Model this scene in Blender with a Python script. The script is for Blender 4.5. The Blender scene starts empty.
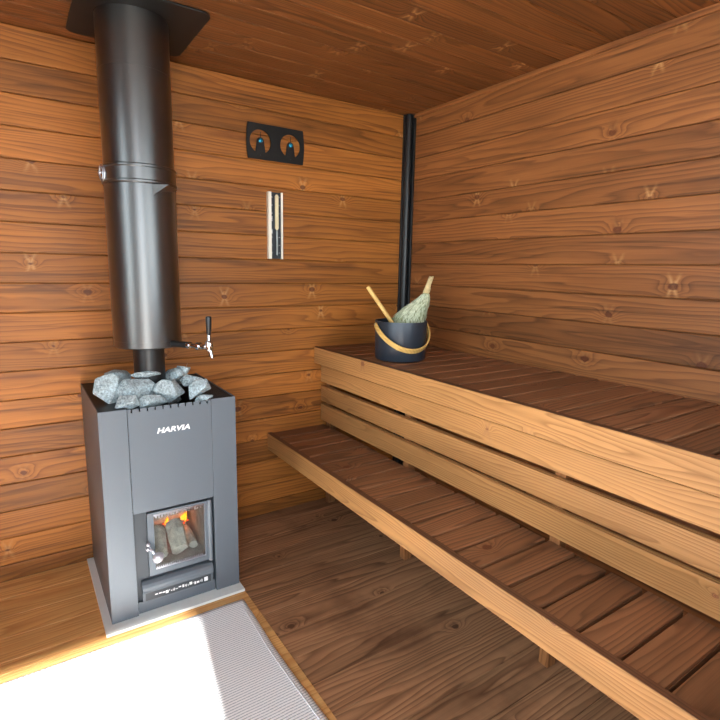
import bpy, bmesh, math, random
from mathutils import Vector, Matrix, Euler, noise
random.seed(7)
sc = bpy.context.scene
COL = sc.collection

# ------------------------------------------------------------------ helpers
def lin(c):
    c = c / 255.0
    return c / 12.92 if c <= 0.04045 else ((c + 0.055) / 1.055) ** 2.4
def rgb(r, g, b): return (lin(r), lin(g), lin(b), 1.0)

def tag(o, label=None, cat=None, group=None, kind=None):
    if label: o['label'] = label
    if cat: o['category'] = cat
    if group: o['group'] = group
    if kind: o['kind'] = kind
    return o

def thing(name, loc, label, cat, group=None):
    o = bpy.data.objects.new(name, None)
    o.empty_display_size = 0.05
    o.location = loc
    COL.objects.link(o)
    return tag(o, label, cat, group)

def wpos(o):
    p = Vector((0, 0, 0))
    while o is not None:
        p += Vector(o.location); o = o.parent
    return p

def board_attr(me):
    par = list(range(len(me.vertices)))
    def find(a):
        while par[a] != a:
            par[a] = par[par[a]]; a = par[a]
        return a
    for e in me.edges:
        a, b = find(e.vertices[0]), find(e.vertices[1])
        if a != b: par[a] = b
    vals = {}
    rn = random.Random(100 + len(bpy.data.meshes)*13)
    at = me.attributes.new('board', 'FLOAT', 'FACE')
    for p in me.polygons:
        r = find(p.vertices[0])
        if r not in vals: vals[r] = rn.random()
        at.data[p.index].value = vals[r]

def obj(name, bm, mat, parent=None, smooth=False, origin=None, bevel=0, autosmooth=None):
    """bm is in world coordinates; the object sits at origin (or at its parent's origin)."""
    base = wpos(parent) if parent is not None else Vector((0, 0, 0))
    org = Vector(origin) if origin is not None else base
    bmesh.ops.recalc_face_normals(bm, faces=bm.faces)
    bmesh.ops.translate(bm, verts=bm.verts, vec=-org)
    me = bpy.data.meshes.new(name)
    bm.to_mesh(me); bm.free()
    for m in (mat if isinstance(mat, (list, tuple)) else [mat]):
        me.materials.append(m)
    board_attr(me)
    if smooth:
        for p in me.polygons: p.use_smooth = True
    o = bpy.data.objects.new(name, me)
    COL.objects.link(o)
    if parent is not None: o.parent = parent
    o.location = org - base
    if bevel:
        m = o.modifiers.new('bevel', 'BEVEL'); m.width = bevel; m.segments = 2
        m.limit_method = 'ANGLE'; m.angle_limit = math.radians(40)
    if autosmooth:
        for e in me.edges: pass
        me.set_sharp_from_angle(angle=math.radians(autosmooth))
    return o

def B(): return bmesh.new()

def box(bm, x0, x1, y0, y1, z0, z1, mi=0):
    vs = [bm.verts.new(p) for p in ((x0,y0,z0),(x1,y0,z0),(x1,y1,z0),(x0,y1,z0),(x0,y0,z1),(x1,y0,z1),(x1,y1,z1),(x0,y1,z1))]
    for f in ((0,3,2,1),(4,5,6,7),(0,1,5,4),(1,2,6,5),(2,3,7,6),(3,0,4,7)):
        bm.faces.new([vs[i] for i in f]).material_index = mi
    return vs

def prism(bm, prof, a, b, put, mi=0):
    """closed profile swept from a to b; put(s, p, q) -> world point."""
    A = [bm.verts.new(put(a, p, q)) for p, q in prof]
    Bv = [bm.verts.new(put(b, p, q)) for p, q in prof]
    n = len(prof)
    bm.faces.new(A).material_index = mi; bm.faces.new(Bv[::-1]).material_index = mi
    for i in range(n):
        bm.faces.new((A[i], Bv[i], Bv[(i+1) % n], A[(i+1) % n])).material_index = mi
    return A + Bv

def board_profile(w, t, c):
    """board lying across p in 0..w, thickness q in 0..t, chamfer c on the two top edges (q=t)."""
    g = 0.0009; k = min(0.010, t*0.45)
    return [(0,0),(w,0),(w,t-k),(w-g,t-k),(w-g,t-c),(w-g-c*.3,t-c*.3),(w-g-c,t),(g+c,t),(g+c*.3,t-c*.3),(g,t-c),(g,t-k),(0,t-k)]

def ring_pts(c, ax, r, n, ph=0):
    ax = Vector(ax).normalized()
    u = ax.orthogonal().normalized(); v = ax.cross(u)
    return [Vector(c) + (u*math.cos(2*math.pi*i/n+ph) + v*math.sin(2*math.pi*i/n+ph))*r for i in range(n)]

def tube(bm, pts, radii, n=20, cap=True, mi=0):
    pts = [Vector(p) for p in pts]
    if not isinstance(radii, (list, tuple)): radii = [radii]*len(pts)
    tang = []
    for i in range(len(pts)):
        a = pts[max(i-1,0)]; b = pts[min(i+1,len(pts)-1)]
        t = (b-a)
        tang.append(t.normalized() if t.length > 1e-9 else Vector((0,0,1)))
    u = tang[0].orthogonal().normalized()
    rings = []
    for p, t, r in zip(pts, tang, radii):
        u = (u - t*u.dot(t)).normalized(); v = t.cross(u)
        rings.append([bm.verts.new(p + (u*math.cos(2*math.pi*k/n) + v*math.sin(2*math.pi*k/n))*r) for k in range(n)])
    for A, Bq in zip(rings, rings[1:]):
        for k in range(n):
            bm.faces.new((A[k], A[(k+1)%n], Bq[(k+1)%n], Bq[k])).material_index = mi
    if cap:
        bm.faces.new(rings[0][::-1]).material_index = mi; bm.faces.new(rings[-1]).material_index = mi
    return rings

def lathe(bm, cx, cy, prof, n=64, mi=0, closed=False):
    """profile list of (r, z) turned about a vertical axis."""
    rings = []
    for r, z in prof:
        if r < 1e-6: rings.append([bm.verts.new((cx, cy, z))])
        else: rings.append([bm.verts.new((cx+r*math.cos(2*math.pi*k/n), cy+r*math.sin(2*math.pi*k/n), z)) for k in range(n)])
    pairs = list(zip(rings, rings[1:]))
    if closed: pairs.append((rings[-1], rings[0]))
    for A, Q in pairs:
        for k in range(n):
            a = [A[k % len(A)], A[(k+1) % len(A)]] if len(A) > 1 else [A[0]]
            b = [Q[(k+1) % len(Q)], Q[k % len(Q)]] if len(Q) > 1 else [Q[0]]
            f = a + b
            if len(f) >= 3: bm.faces.new(f).material_index = mi

def from_curve_fill(splines, depth, put):
    """2-D filled outline with holes -> bmesh; put maps (x, y, z) to world."""
    cu = bpy.data.curves.new('outline', 'CURVE'); cu.dimensions = '2D'; cu.fill_mode = 'BOTH'; cu.extrude = depth/2
    for s in splines:
        sp = cu.splines.new('POLY'); sp.points.add(len(s)-1); sp.use_cyclic_u = True
        for p, (x, y) in zip(sp.points, s): p.co = (x, y, 0, 1)
    o = bpy.data.objects.new('outline', cu); COL.objects.link(o)
    dg = bpy.context.evaluated_depsgraph_get()
    me = bpy.data.meshes.new_from_object(o.evaluated_get(dg))
    bm = B(); bm.from_mesh(me)
    bpy.data.objects.remove(o); bpy.data.curves.remove(cu); bpy.data.meshes.remove(me)
    bmesh.ops.remove_doubles(bm, verts=bm.verts, dist=1e-6)
    for v in bm.verts: v.co = Vector(put(*v.co))
    return bm

def text_mesh(body, size, depth, put, shear=0.0, space=1.0, sx=1.0):
    cu = bpy.data.curves.new('lettering', 'FONT'); cu.body = body; cu.size = size; cu.extrude = depth/2
    cu.align_x = 'CENTER'; cu.align_y = 'CENTER'; cu.shear = shear; cu.space_character = space; cu.offset = size*0.03
    o = bpy.data.objects.new('lettering', cu); COL.objects.link(o)
    dg = bpy.context.evaluated_depsgraph_get()
    me = bpy.data.meshes.new_from_object(o.evaluated_get(dg))
    bm = B(); bm.from_mesh(me)
    bpy.data.objects.remove(o); bpy.data.curves.remove(cu); bpy.data.meshes.remove(me)
    for v in bm.verts: v.co = Vector(put(v.co.x*sx, v.co.y, v.co.z))
    return bm

# ------------------------------------------------------------------ materials
class NT:
    def __init__(s, name):
        s.m = bpy.data.materials.new(name); s.m.use_nodes = True
        s.t = s.m.node_tree; s.t.nodes.clear()
        s.out = s.t.nodes.new('ShaderNodeOutputMaterial')
    def n(s, typ, **kw):
        nd = s.t.nodes.new(typ)
        for k, v in kw.items():
            if k.startswith('i_'):
                nd.inputs[k[2:].replace('_', ' ')].default_value = v
            else: setattr(nd, k, v)
        return nd
    def l(s, a, b): s.t.links.new(a, b)
    def val(s, sock, x):
        if hasattr(x, 'is_linked') or hasattr(x, 'node'): s.l(x, sock)
        else: sock.default_value = x
    def math(s, op, a, b=0.0, c=0.0, clamp=False):
        nd = s.n('ShaderNodeMath', operation=op); nd.use_clamp = clamp
        s.val(nd.inputs[0], a); s.val(nd.inputs[1], b); s.val(nd.inputs[2], c)
        return nd.outputs[0]
    def comb(s, x, y, z):
        nd = s.n('ShaderNodeCombineXYZ')
        for i, q in enumerate((x, y, z)): s.val(nd.inputs[i], q)
        return nd.outputs[0]
    def noise(s, vec, scale=1.0, detail=2.0, rough=0.5):
        nd = s.n('ShaderNodeTexNoise'); s.l(vec, nd.inputs['Vector'])
        nd.inputs['Scale'].default_value = scale; nd.inputs['Detail'].default_value = detail; nd.inputs['Roughness'].default_value = rough
        return nd.outputs[0]
    def mix(s, f, a, b, mode='MIX'):
        nd = s.n('ShaderNodeMix', data_type='RGBA', blend_type=mode)
        s.val(nd.inputs[0], f); s.val(nd.inputs[6], a); s.val(nd.inputs[7], b)
        return nd.outputs[2]
    def bsdf(s, **kw):
        b = s.n('ShaderNodeBsdfPrincipled')
        for k, v in kw.items(): s.val(b.inputs[k.replace('_', ' ')], v)
        s.l(b.outputs[0], s.out.inputs[0])
        return b
    def bump(s, h, strength, dist=0.002):
        nd = s.n('ShaderNodeBump'); nd.inputs['Strength'].default_value = strength; nd.inputs['Distance'].default_value = dist
        s.l(h, nd.inputs['Height']); return nd.outputs[0]

def wood(name, axis, light, dark, knot=(60, 28, 14), rings=26.0, knots=True, rough=0.5, vary=0.22, spec=0.35, knot_rate=0.42, wobble=1.0, contrast=1.0, stain=None, halo=(234,178,116), streak=0.0):
    """Sawn pine: growth rings drawn along the board, bent round knots; every board (mesh island) gets its own cut."""
    light = [c*0.91 for c in light]; dark = [c*0.89 for c in dark]; halo = [c*0.93 for c in halo]
    t = NT(name)
    tc = t.n('ShaderNodeTexCoord'); sp = t.n('ShaderNodeSeparateXYZ'); t.l(tc.outputs['Object'], sp.inputs[0])
    geo = t.n('ShaderNodeAttribute', attribute_name='board'); rnd = geo.outputs['Fac']
    X, Y, Z = sp.outputs
    if axis == 'X': u = X; v = t.math('ADD', Y, Z)
    elif axis == 'Y': u = Y; v = t.math('ADD', X, Z)
    else: u = Z; v = t.math('ADD', X, Y)
    u = t.math('ADD', u, t.math('MULTIPLY', rnd, 37.3))
    v0 = v
    # knots: one feature point per stretched cell
    SU, SV = 2.3, 7.5
    kv = t.comb(t.math('MULTIPLY', u, SU), t.math('ADD', t.math('MULTIPLY', v, SV), t.math('MULTIPLY', rnd, 11.7)), 0.0)
    vo = t.n('ShaderNodeTexVoronoi', voronoi_dimensions='2D', feature='F1'); t.l(kv, vo.inputs['Vector']); vo.inputs['Scale'].default_value = 1.0
    vo.inputs['Randomness'].default_value = 0.85
    df = t.n('ShaderNodeVectorMath', operation='SUBTRACT'); t.l(kv, df.inputs[0]); t.l(vo.outputs['Position'], df.inputs[1])
    ds = t.n('ShaderNodeSeparateXYZ'); t.l(df.outputs[0], ds.inputs[0])
    wob = t.math('MULTIPLY', t.math('SUBTRACT', t.noise(t.comb(t.math('MULTIPLY', u, 60), t.math('MULTIPLY', v, 60), rnd), 1.0, 1.0), 0.5), 0.01)
    du = t.math('ADD', t.math('DIVIDE', ds.outputs[0], SU), wob); dv = t.math('ADD', t.math('DIVIDE', ds.outputs[1], SV), wob)
    d = t.math('SQRT', t.math('ADD', t.math('MULTIPLY', t.math('MULTIPLY', du, du), 0.55), t.math('MULTIPLY', dv, dv)))
    kc = t.n('ShaderNodeSeparateColor'); t.l(vo.outputs['Color'], kc.inputs[0])
    has = t.math('LESS_THAN', kc.outputs[0], knot_rate if knots else -1.0)
    kr = t.math('ADD', 0.002, t.math('MULTIPLY', kc.outputs[1], 0.008))
    q = t.math('DIVIDE', d, t.math('ADD', 0.014, t.math('MULTIPLY', kr, 1.6)))
    bend = t.math('MULTIPLY', has, t.math('EXPONENT', t.math('MULTIPLY', t.math('MULTIPLY', q, q), -1.0)))
    # growth rings
    n1 = t.noise(t.comb(t.math('MULTIPLY', u, 0.75), t.math('MULTIPLY', v, 9.0), t.math('MULTIPLY', rnd, 50)), 1.0, 1.5, 0.45)
    n2 = t.noise(t.comb(t.math('MULTIPLY', u, 4.0), t.math('MULTIPLY', v, 26.0), t.math('MULTIPLY', rnd, 90)), 1.0, 2.0, 0.5)
    tt = t.math('ADD', t.math('MULTIPLY', v, rings*2.2), t.math('MULTIPLY', n1, 12.0*wobble))
    tt = t.math('ADD', tt, t.math('MULTIPLY', n2, 1.1*wobble))
    tt = t.math('ADD', tt, t.math('MULTIPLY', bend, 2.6))
    fr = t.math('FRACT', tt)
    late = t.math('POWER', fr, 2.2)
    edge = t.math('GREATER_THAN', fr, 0.0)
    soft = t.math('SUBTRACT', 1.0, t.math('MULTIPLY', t.math('SUBTRACT', 1.0, t.math('MULTIPLY', t.math('SUBTRACT', 1.0, fr), 9.0), clamp=True), 1.0))
    late = t.math('MULTIPLY', late, t.math('MULTIPLY', t.math('SUBTRACT', 1.0, fr), 9.0, clamp=True))
    late = t.math('MULTIPLY', late, t.math('MULTIPLY', t.math('ADD', 0.35, t.noise(t.comb(t.math('MULTIPLY', u, 1.5), t.math('MULTIPLY', v, 12), t.math('MULTIPLY', rnd, 71)), 1.0, 1.0)), 1.1*contrast), clamp=True)
    fib = t.noise(t.comb(t.math('MULTIPLY', u, 7), t.math('MULTIPLY', v, 330), rnd), 1.0, 2.0, 0.6)
    blot = t.noise(t.comb(t.math('MULTIPLY', u, 2.0), t.math('MULTIPLY', v, 9.0), t.math('MULTIPLY', rnd, 23)), 1.0, 3.0, 0.55)
    col = t.mix(late, rgb(*light), rgb(*dark))
    k = t.math('MULTIPLY', t.math('SUBTRACT', fib, 0.5), 0.38)
    k = t.math('ADD', k, t.math('MULTIPLY', t.math('SUBTRACT', blot, 0.5), 0.75))
    k = t.math('ADD', k, t.math('MULTIPLY', t.math('SUBTRACT', rnd, 0.5), vary*2))
    k = t.math('ADD', k, 1.0)
    sc_ = t.n('ShaderNodeVectorMath', operation='SCALE'); t.l(col, sc_.inputs[0]); t.l(k, sc_.inputs['Scale'])
    col = sc_.outputs[0]
    # pale resin flame beside the knot, dark core
    ad = t.math('ABSOLUTE', du)
    fl = t.math('MULTIPLY', t.math('SUBTRACT', 1.0, t.math('DIVIDE', t.math('ABSOLUTE', t.math('SUBTRACT', ad, t.math('MULTIPLY', t.math('ABSOLUTE', dv), 0.45))), 0.010), clamp=True), t.math('SUBTRACT', 1.0, t.math('DIVIDE', d, 0.05), clamp=True))
    fl = t.math('MULTIPLY', t.math('MULTIPLY', fl, has), t.math('MULTIPLY', kc.outputs[2], 0.9))
    col = t.mix(fl, col, rgb(*halo))
    core = t.math('MULTIPLY', t.math('SUBTRACT', 1.0, t.math('DIVIDE', t.math('SUBTRACT', d, kr), 0.004), clamp=True), has)
    inner = t.mix(t.math('FRACT', t.math('MULTIPLY', d, 300)), rgb(*knot), rgb(*[min(255, int(c*1.9)) for c in knot]))
    col = t.mix(t.math('MULTIPLY', core, 0.85), col, inner)
    if streak:
        sk = t.noise(t.comb(t.math('MULTIPLY', u, 1.6), t.math('MULTIPLY', v, 55), t.math('MULTIPLY', rnd, 37)), 1.0, 3.0, 0.6)
        sk = t.math('MULTIPLY', t.math('MULTIPLY', t.math('SUBTRACT', sk, 0.52), 5.0, clamp=True), streak)
        col = t.mix(sk, col, rgb(*[int(c*0.72) for c in dark]))
    if stain:
        sn = t.noise(tc.outputs['Object'], 3.2, 4.0, 0.6)
        sn = t.math('MULTIPLY', t.math('SUBTRACT', sn, 0.52), 5.0, clamp=True)
        col = t.mix(t.math('MULTIPLY', sn, stain[3]), col, rgb(*stain[:3]), )
    rg = t.math('ADD', rough, t.math('MULTIPLY', t.math('SUBTRACT', blot, 0.5), 0.2))
    h = t.math('SUBTRACT', t.math('MULTIPLY', fib, 0.35), t.math('MULTIPLY', late, 0.5))
    b = t.bsdf(Base_Color=col, Roughness=rg, Normal=t.bump(h, 0.35, 0.0015))
    b.inputs['Specular IOR Level'].default_value = spec
    return t.m

def plain(name, c, rough=0.5, metal=0.0, spec=0.5, grain=0.0, gscale=60.0, bump=0.0, emit=0.0, coat=0.0, ior=1.5):
    t = NT(name)
    tc = t.n('ShaderNodeTexCoord')
    nz = t.noise(tc.outputs['Object'], gscale, 3.0, 0.6)
    k = t.math('ADD', 1.0, t.math('MULTIPLY', t.math('SUBTRACT', nz, 0.5), grain*2))
    s_ = t.n('ShaderNodeVectorMath', operation='SCALE'); s_.inputs[0].default_value = rgb(*c)[:3]; t.l(k, s_.inputs['Scale'])
    b = t.bsdf(Base_Color=s_.outputs[0], Roughness=rough, Metallic=metal)
    b.inputs['Specular IOR Level'].default_value = spec
    b.inputs['IOR'].default_value = ior
    if coat: b.inputs['Coat Weight'].default_value = coat; b.inputs['Coat Roughness'].default_value = 0.36
    if bump: t.l(t.bump(nz, bump, 0.003), b.inputs['Normal'])
    if emit:
        b.inputs['Emission Color'].default_value = rgb(*c); b.inputs['Emission Strength'].default_value = emit
    return t.m

WL, WD = (186, 116, 50), (92, 47, 20)
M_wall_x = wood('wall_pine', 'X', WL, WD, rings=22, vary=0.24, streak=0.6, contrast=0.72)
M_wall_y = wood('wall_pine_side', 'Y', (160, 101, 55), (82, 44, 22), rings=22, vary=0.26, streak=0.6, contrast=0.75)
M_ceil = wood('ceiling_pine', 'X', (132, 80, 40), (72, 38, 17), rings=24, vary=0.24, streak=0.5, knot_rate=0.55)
M_floor = wood('floor_pine', 'X', (196, 146, 106), (112, 74, 48), rings=20, vary=0.12, streak=0.4, stain=(84, 52, 34, 0.6), knot=(48, 28, 18), halo=(140, 98, 66), rough=0.55)
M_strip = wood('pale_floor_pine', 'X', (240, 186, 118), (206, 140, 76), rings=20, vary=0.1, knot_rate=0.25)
M_fascia = wood('bench_front_pine', 'Y', (196, 142, 86), (134, 86, 46), rings=30, vary=0.14, wobble=1.7, contrast=0.8, knot_rate=0.5, knot=(84, 52, 36), halo=(150, 104, 80))
M_slat = wood('bench_seat_pine', 'X', (156, 106, 72), (88, 56, 36), rings=24, vary=0.2, halo=(160, 112, 78), knot_rate=0.3)
M_edge = wood('bench_top_edge_pine', 'Y', (120, 80, 56), (78, 48, 32), rings=40, vary=0.05, knots=False)
M_post = wood('bench_post_pine', 'Z', (176, 120, 74), (128, 78, 42), rings=24)
M_grey = plain('stove_grey_paint', (92, 100, 108), 0.42, 0.0, 0.5, 0.06, 300, 0.02)
M_greyd = plain('stove_dark_paint', (54, 59, 65), 0.5, 0.0, 0.5, 0.08, 200)
M_black = plain('black_enamel', (24, 25, 27), 0.36, 0.0, 0.5, 0.08, 200, 0.02)
M_blackm = plain('black_matt_metal', (20, 20, 21), 0.5, 0.0, 0.4, 0.1, 100)
M_pipe = plain('chimney_black', (12, 13, 15), 0.34, 0.0, 1.0, 0.08, 120, 0.015, coat=0.8, ior=1.62)
M_chrome = plain('chrome', (210, 212, 215), 0.12, 1.0, 0.5)
M_steel = plain('brushed_steel', (190, 190, 198), 0.3, 1.0, 0.5)
M_white = plain('white_print', (232, 234, 236), 0.5)
M_plate = plain('pale_hearth_plate', (222, 230, 230), 0.45, 0.0, 0.5, 0.04, 40)
M_bucket = plain('bucket_blue_black', (46, 53, 63), 0.34, 0.2, 0.5, 0.05, 300)
M_birch = wood('birch_handle', 'Y', (238, 196, 116), (222, 172, 90), rings=30, knots=False, vary=0.02, wobble=0.3)
M_rodwood = wood('ladle_birch', 'Z', (238, 198, 120), (222, 172, 92), rings=30, knots=False, vary=0.02, wobble=0.3)
M_cream = plain('cream_sand', (236, 224, 186), 0.7, 0, 0.3, 0.05, 400)
M_ivory = plain('ivory_strip', (250, 246, 232), 0.45)
M_blue = plain('blue_hub', (40, 150, 190), 0.25, 0.5)
M_char = plain('charred_wood', (216, 214, 202), 0.9, 0, 0.2, 0.7, 45, 0.4)
M_ash = plain('ash_firebrick', (186, 184, 176), 0.95, 0, 0.2, 0.5, 30, 0.3)
M_flame = plain('flame', (255, 140, 24), 0.5, emit=2.4)
M_ember = plain('ember', (255, 96, 60), 0.5, emit=0.7)
M_ground = plain('pale_bounce_ground', (170, 165, 155), 0.9, 0, 0.2, 0.2, 5)

def stone_mat():
    t = NT('sauna_stone'); tc = t.n('ShaderNodeTexCoord')
    a = t.noise(tc.outputs['Object'], 150, 4, 0.7); b_ = t.noise(tc.outputs['Object'], 22, 4, 0.6)
    k = t.math('ADD', t.math('MULTIPLY', t.math('SUBTRACT', a, 0.5), 2.6), t.math('MULTIPLY', t.math('SUBTRACT', b_, 0.5), 1.2))
    k = t.math('ADD', k, 0.5, clamp=True)
    col = t.mix(k, rgb(112, 126, 130), rgb(214, 230, 235))
    b = t.bsdf(Base_Color=col, Roughness=0.75, Normal=t.bump(t.math('ADD', a, t.math('MULTIPLY', b_, 2)), 0.6, 0.004))
    return t.m
M_stone = stone_mat()

def rug_mat():
    t = NT('woven_rug'); tc = t.n('ShaderNodeTexCoord'); sp = t.n('ShaderNodeSeparateXYZ'); t.l(tc.outputs['Object'], sp.inputs[0])
    X, Y, Z = sp.outputs
    nz = t.noise(tc.outputs['Object'], 14, 3, 0.6)
    yy = t.math('ADD', t.math('MULTIPLY', Y, 1/0.0088), t.math('MULTIPLY', nz, 0.5))
    fr = t.math('FRACT', yy)
    row = t.math('FLOOR', yy)
    line = t.math('LESS_THAN', fr, 0.3)
    xo = t.math('ADD', t.math('MULTIPLY', X, 1/0.013), t.math('MULTIPLY', row, 0.5))
    dash = t.math('LESS_THAN', t.math('FRACT', xo), 0.85)
    line = t.math('MULTIPLY', line, t.math('ADD', 0.7, t.math('MULTIPLY', dash, 0.3)))
    col = t.mix(line, rgb(252, 254, 255), rgb(178, 186, 196))
    h = t.math('MULTIPLY', t.math('SINE', t.math('MULTIPLY', fr, 6.2832)), t.math('SINE', t.math('MULTIPLY', t.math('FRACT', xo), 6.2832)))
    t.bsdf(Base_Color=col, Roughness=0.95, Normal=t.bump(h, 0.2, 0.001)).inputs['Specular IOR Level'].default_value = 0.1
    return t.m
M_rug = rug_mat()
M_hem = plain('rug_hem', (226, 228, 230), 0.95, 0, 0.1, 0.15, 200, 0.2)

def leaf_mat():
    t = NT('dried_leaf_twigs'); tc = t.n('ShaderNodeTexCoord'); geo = t.n('ShaderNodeNewGeometry')
    a = t.noise(tc.outputs['Object'], 60, 3, 0.6)
    col = t.mix(a, rgb(176, 186, 148), rgb(246, 248, 228))
    col = t.mix(t.math('POWER', geo.outputs['Random Per Island'], 4.0), col, rgb(140, 148, 112))
    t.bsdf(Base_Color=col, Roughness=0.8)
    return t.m
M_leaf = leaf_mat()
M_twig = plain('twig_handle', (206, 186, 140), 0.75, 0, 0.3, 0.5, 90, 0.4)

def glass_mat():
    t = NT('oven_glass')
    tr = t.n('ShaderNodeBsdfTransparent'); tr.inputs[0].default_value = (0.92, 0.93, 0.92, 1)
    gl = t.n('ShaderNodeBsdfGlossy'); gl.inputs['Roughness'].default_value = 0.04
    lw = t.n('ShaderNodeFresnel'); lw.inputs['IOR'].default_value = 1.55
    mx = t.n('ShaderNodeMixShader'); t.l(lw.outputs[0], mx.inputs[0]); t.l(tr.outputs[0], mx.inputs[1]); t.l(gl.outputs[0], mx.inputs[2])
    t.l(mx.outputs[0], t.out.inputs[0]); return t.m
M_glass = glass_mat()

# ------------------------------------------------------------------ the room
H = 1.929           # ceiling
XL, YF = -2.45, -2.45   # left wall, front wall
PZ = 0.1035         # board pitch on the walls
Z0 = -0.0405        # offset so that board joints fall where they do
zj = []
z = Z0
while z < H: zj.append(z); z += PZ
if H - zj[-1] < 0.01: zj.pop()
zj.append(H + 0.0)

def wall_boards(put, a, b, holes=()):
    bm = B()
    for z0, z1 in zip(zj, zj[1:]):
        lo, hi = max(z0, 0.0), min(z1, H)
        if hi - lo < 0.004: continue
        spans = [(a, b)]
        for (h0, h1, hz0, hz1) in holes:
            if lo < hz1 - 0.02 and hi > hz0 + 0.02:
                spans = [s for (p, q) in spans for s in ((p, min(q, h0)), (max(p, h1), q)) if s[1]-s[0] > 0.01]
        for p, q in spans:
            prism(bm, [(pp+lo, qq) for pp, qq in board_profile(hi-lo, 0.028, 0.0035)], p, q, put)
    return bm

tag(obj('wall_back', wall_boards(lambda s, p, q: (s, 0.028-q, p), XL, 0.03), M_wall_x), 'back wall of horizontal orange-brown pine boards', 'wall', kind='structure')
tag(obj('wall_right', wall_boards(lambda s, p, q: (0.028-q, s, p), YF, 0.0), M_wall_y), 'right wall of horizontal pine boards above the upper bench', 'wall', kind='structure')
WY0, WY1, WZ0, WZ1 = -2.38, -0.75, 0.685, 1.82     # window in the left wall
VX0, VX1, VZ0, VZ1 = -1.36, -0.16, 0.89, 1.80      # window in the front wall
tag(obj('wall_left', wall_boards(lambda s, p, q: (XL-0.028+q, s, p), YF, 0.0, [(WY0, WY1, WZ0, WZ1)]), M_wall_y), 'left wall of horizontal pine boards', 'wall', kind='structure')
DX0, DX1, DZ = -2.40, -1.57, 1.89   # doorway in the front wall
tag(obj('wall_front', wall_boards(lambda s, p, q: (s, YF-0.028+q, p), XL, 0.03, [(DX0, DX1, -0.1, DZ), (VX0, VX1, VZ0, VZ1)]), M_wall_x), 'front wall of pine boards with an open doorway', 'wall', kind='structure')

bm = B()      # floor boards along x
y = 0.03; i = 0
while y > YF-0.03:
    y1 = y - 0.118
    prism(bm, [(pp+y1, qq-0.025) for pp, qq in board_profile(y-y1, 0.025, 0.0018)], XL-0.028, 0.028, lambda s, p, q: (s, p, q))
    y = y1
tag(obj('floor', bm, M_floor), 'worn brown pine plank floor with dark damp stains', 'floor', kind='structure')
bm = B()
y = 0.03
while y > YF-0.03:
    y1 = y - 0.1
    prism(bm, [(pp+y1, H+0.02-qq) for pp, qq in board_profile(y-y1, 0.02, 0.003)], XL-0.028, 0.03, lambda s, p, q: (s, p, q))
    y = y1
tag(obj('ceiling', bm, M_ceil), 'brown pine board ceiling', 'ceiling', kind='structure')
# thin cornice strip where the right wall meets the ceiling
bm = B(); box(bm, -0.012, -0.0005, YF+0.01, -0.045, H-0.02, H-0.0005)
tag(obj('trim_1', bm, M_wall_y, bevel=0.002), 'slim wooden strip along the top of the right wall', 'trim', kind='structure')
# black corner post
bm = B()
box(bm, -0.046, -0.0005, -0.012, -0.0005, 0.005, H-0.001)
box(bm, -0.012, -0.0005, -0.05, -0.012, 0.005, H-0.001)
tube(bm, [(-0.026, -0.024, 0.005), (-0.026, -0.024, H-0.001)], 0.0175, 12)
tag(obj('trim_2', bm, M_black, bevel=0.002), 'black metal corner profile between back and right walls', 'trim', kind='structure')
# floor area round rug and hearth plate, in a paler orange tone
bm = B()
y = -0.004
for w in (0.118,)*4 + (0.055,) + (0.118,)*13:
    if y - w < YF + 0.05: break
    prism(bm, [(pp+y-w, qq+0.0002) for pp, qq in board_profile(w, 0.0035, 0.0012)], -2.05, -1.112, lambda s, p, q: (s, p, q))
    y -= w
tag(obj('trim_3', bm, M_strip), 'paler orange area of the pine floor around the hearth plate and rug', 'trim', kind='structure')
# door frame
bm = B()
box(bm, DX0-0.05, DX0, YF-0.045, YF+0.012, 0, DZ+0.05); box(bm, DX1, DX1+0.05, YF-0.045, YF+0.012, 0, DZ+0.05)
box(bm, DX0, DX1, YF-0.045, YF+0.012, DZ, DZ+0.05)
tag(obj('door_1', bm, M_post, bevel=0.002), 'open doorway with a pine frame behind the viewer', 'doorway', kind='structure')
def window(name, put, a, b, z0, z1, label):
    bm = B()
    fw_ = 0.045
    for (p0, p1, q0, q1) in ((a-0.02, b+0.02, z0-0.03, z0+fw_-0.03), (a-0.02, b+0.02, z1-fw_+0.05, z1+0.05), (a-0.02, a+fw_-0.02, z0, z1), (b-fw_+0.02, b+0.02, z0, z1)):
        vs = box(bm, p0, p1, -0.04, 0.012, q0, q1)
        for v in vs: v.co = Vector(put(v.co.x, v.co.y, v.co.z))
    o = tag(obj(name, bm, M_post), label, 'window', kind='structure')
    bm = B(); vs = box(bm, a, b, -0.020, -0.016, z0, z1)
    for v in vs: v.co = Vector(put(v.co.x, v.co.y, v.co.z))
    obj('pane', bm, M_glass, o)
window('window_1', lambda a, d, z: (XL+d, a, z), WY0, WY1, WZ0, WZ1, 'wide window in the left wall')
window('window_2', lambda a, d, z: (a, YF+d, z), VX0, VX1, VZ0, VZ1, 'window in the front wall right of the doorway')
bm = B(); box(bm, -1.50, 0.6, YF-1.5, YF-0.03, 2.02, 2.08)  # unseen slab added only to keep direct sun off the benches
tag(obj('sun_blocker', bm, M_post), 'unseen slab outside, added to keep sun out of the front window', 'sun blocker', kind='structure')
bm = B(); box(bm, -14, 12, -16, YF-0.05, -0.30, -0.20)  # unseen ground, made pale to bounce daylight in through the doorway
tag(obj('ground', bm, M_ground), 'unseen pale ground outside the doorway, bouncing daylight indoors', 'ground', kind='structure')

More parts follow.
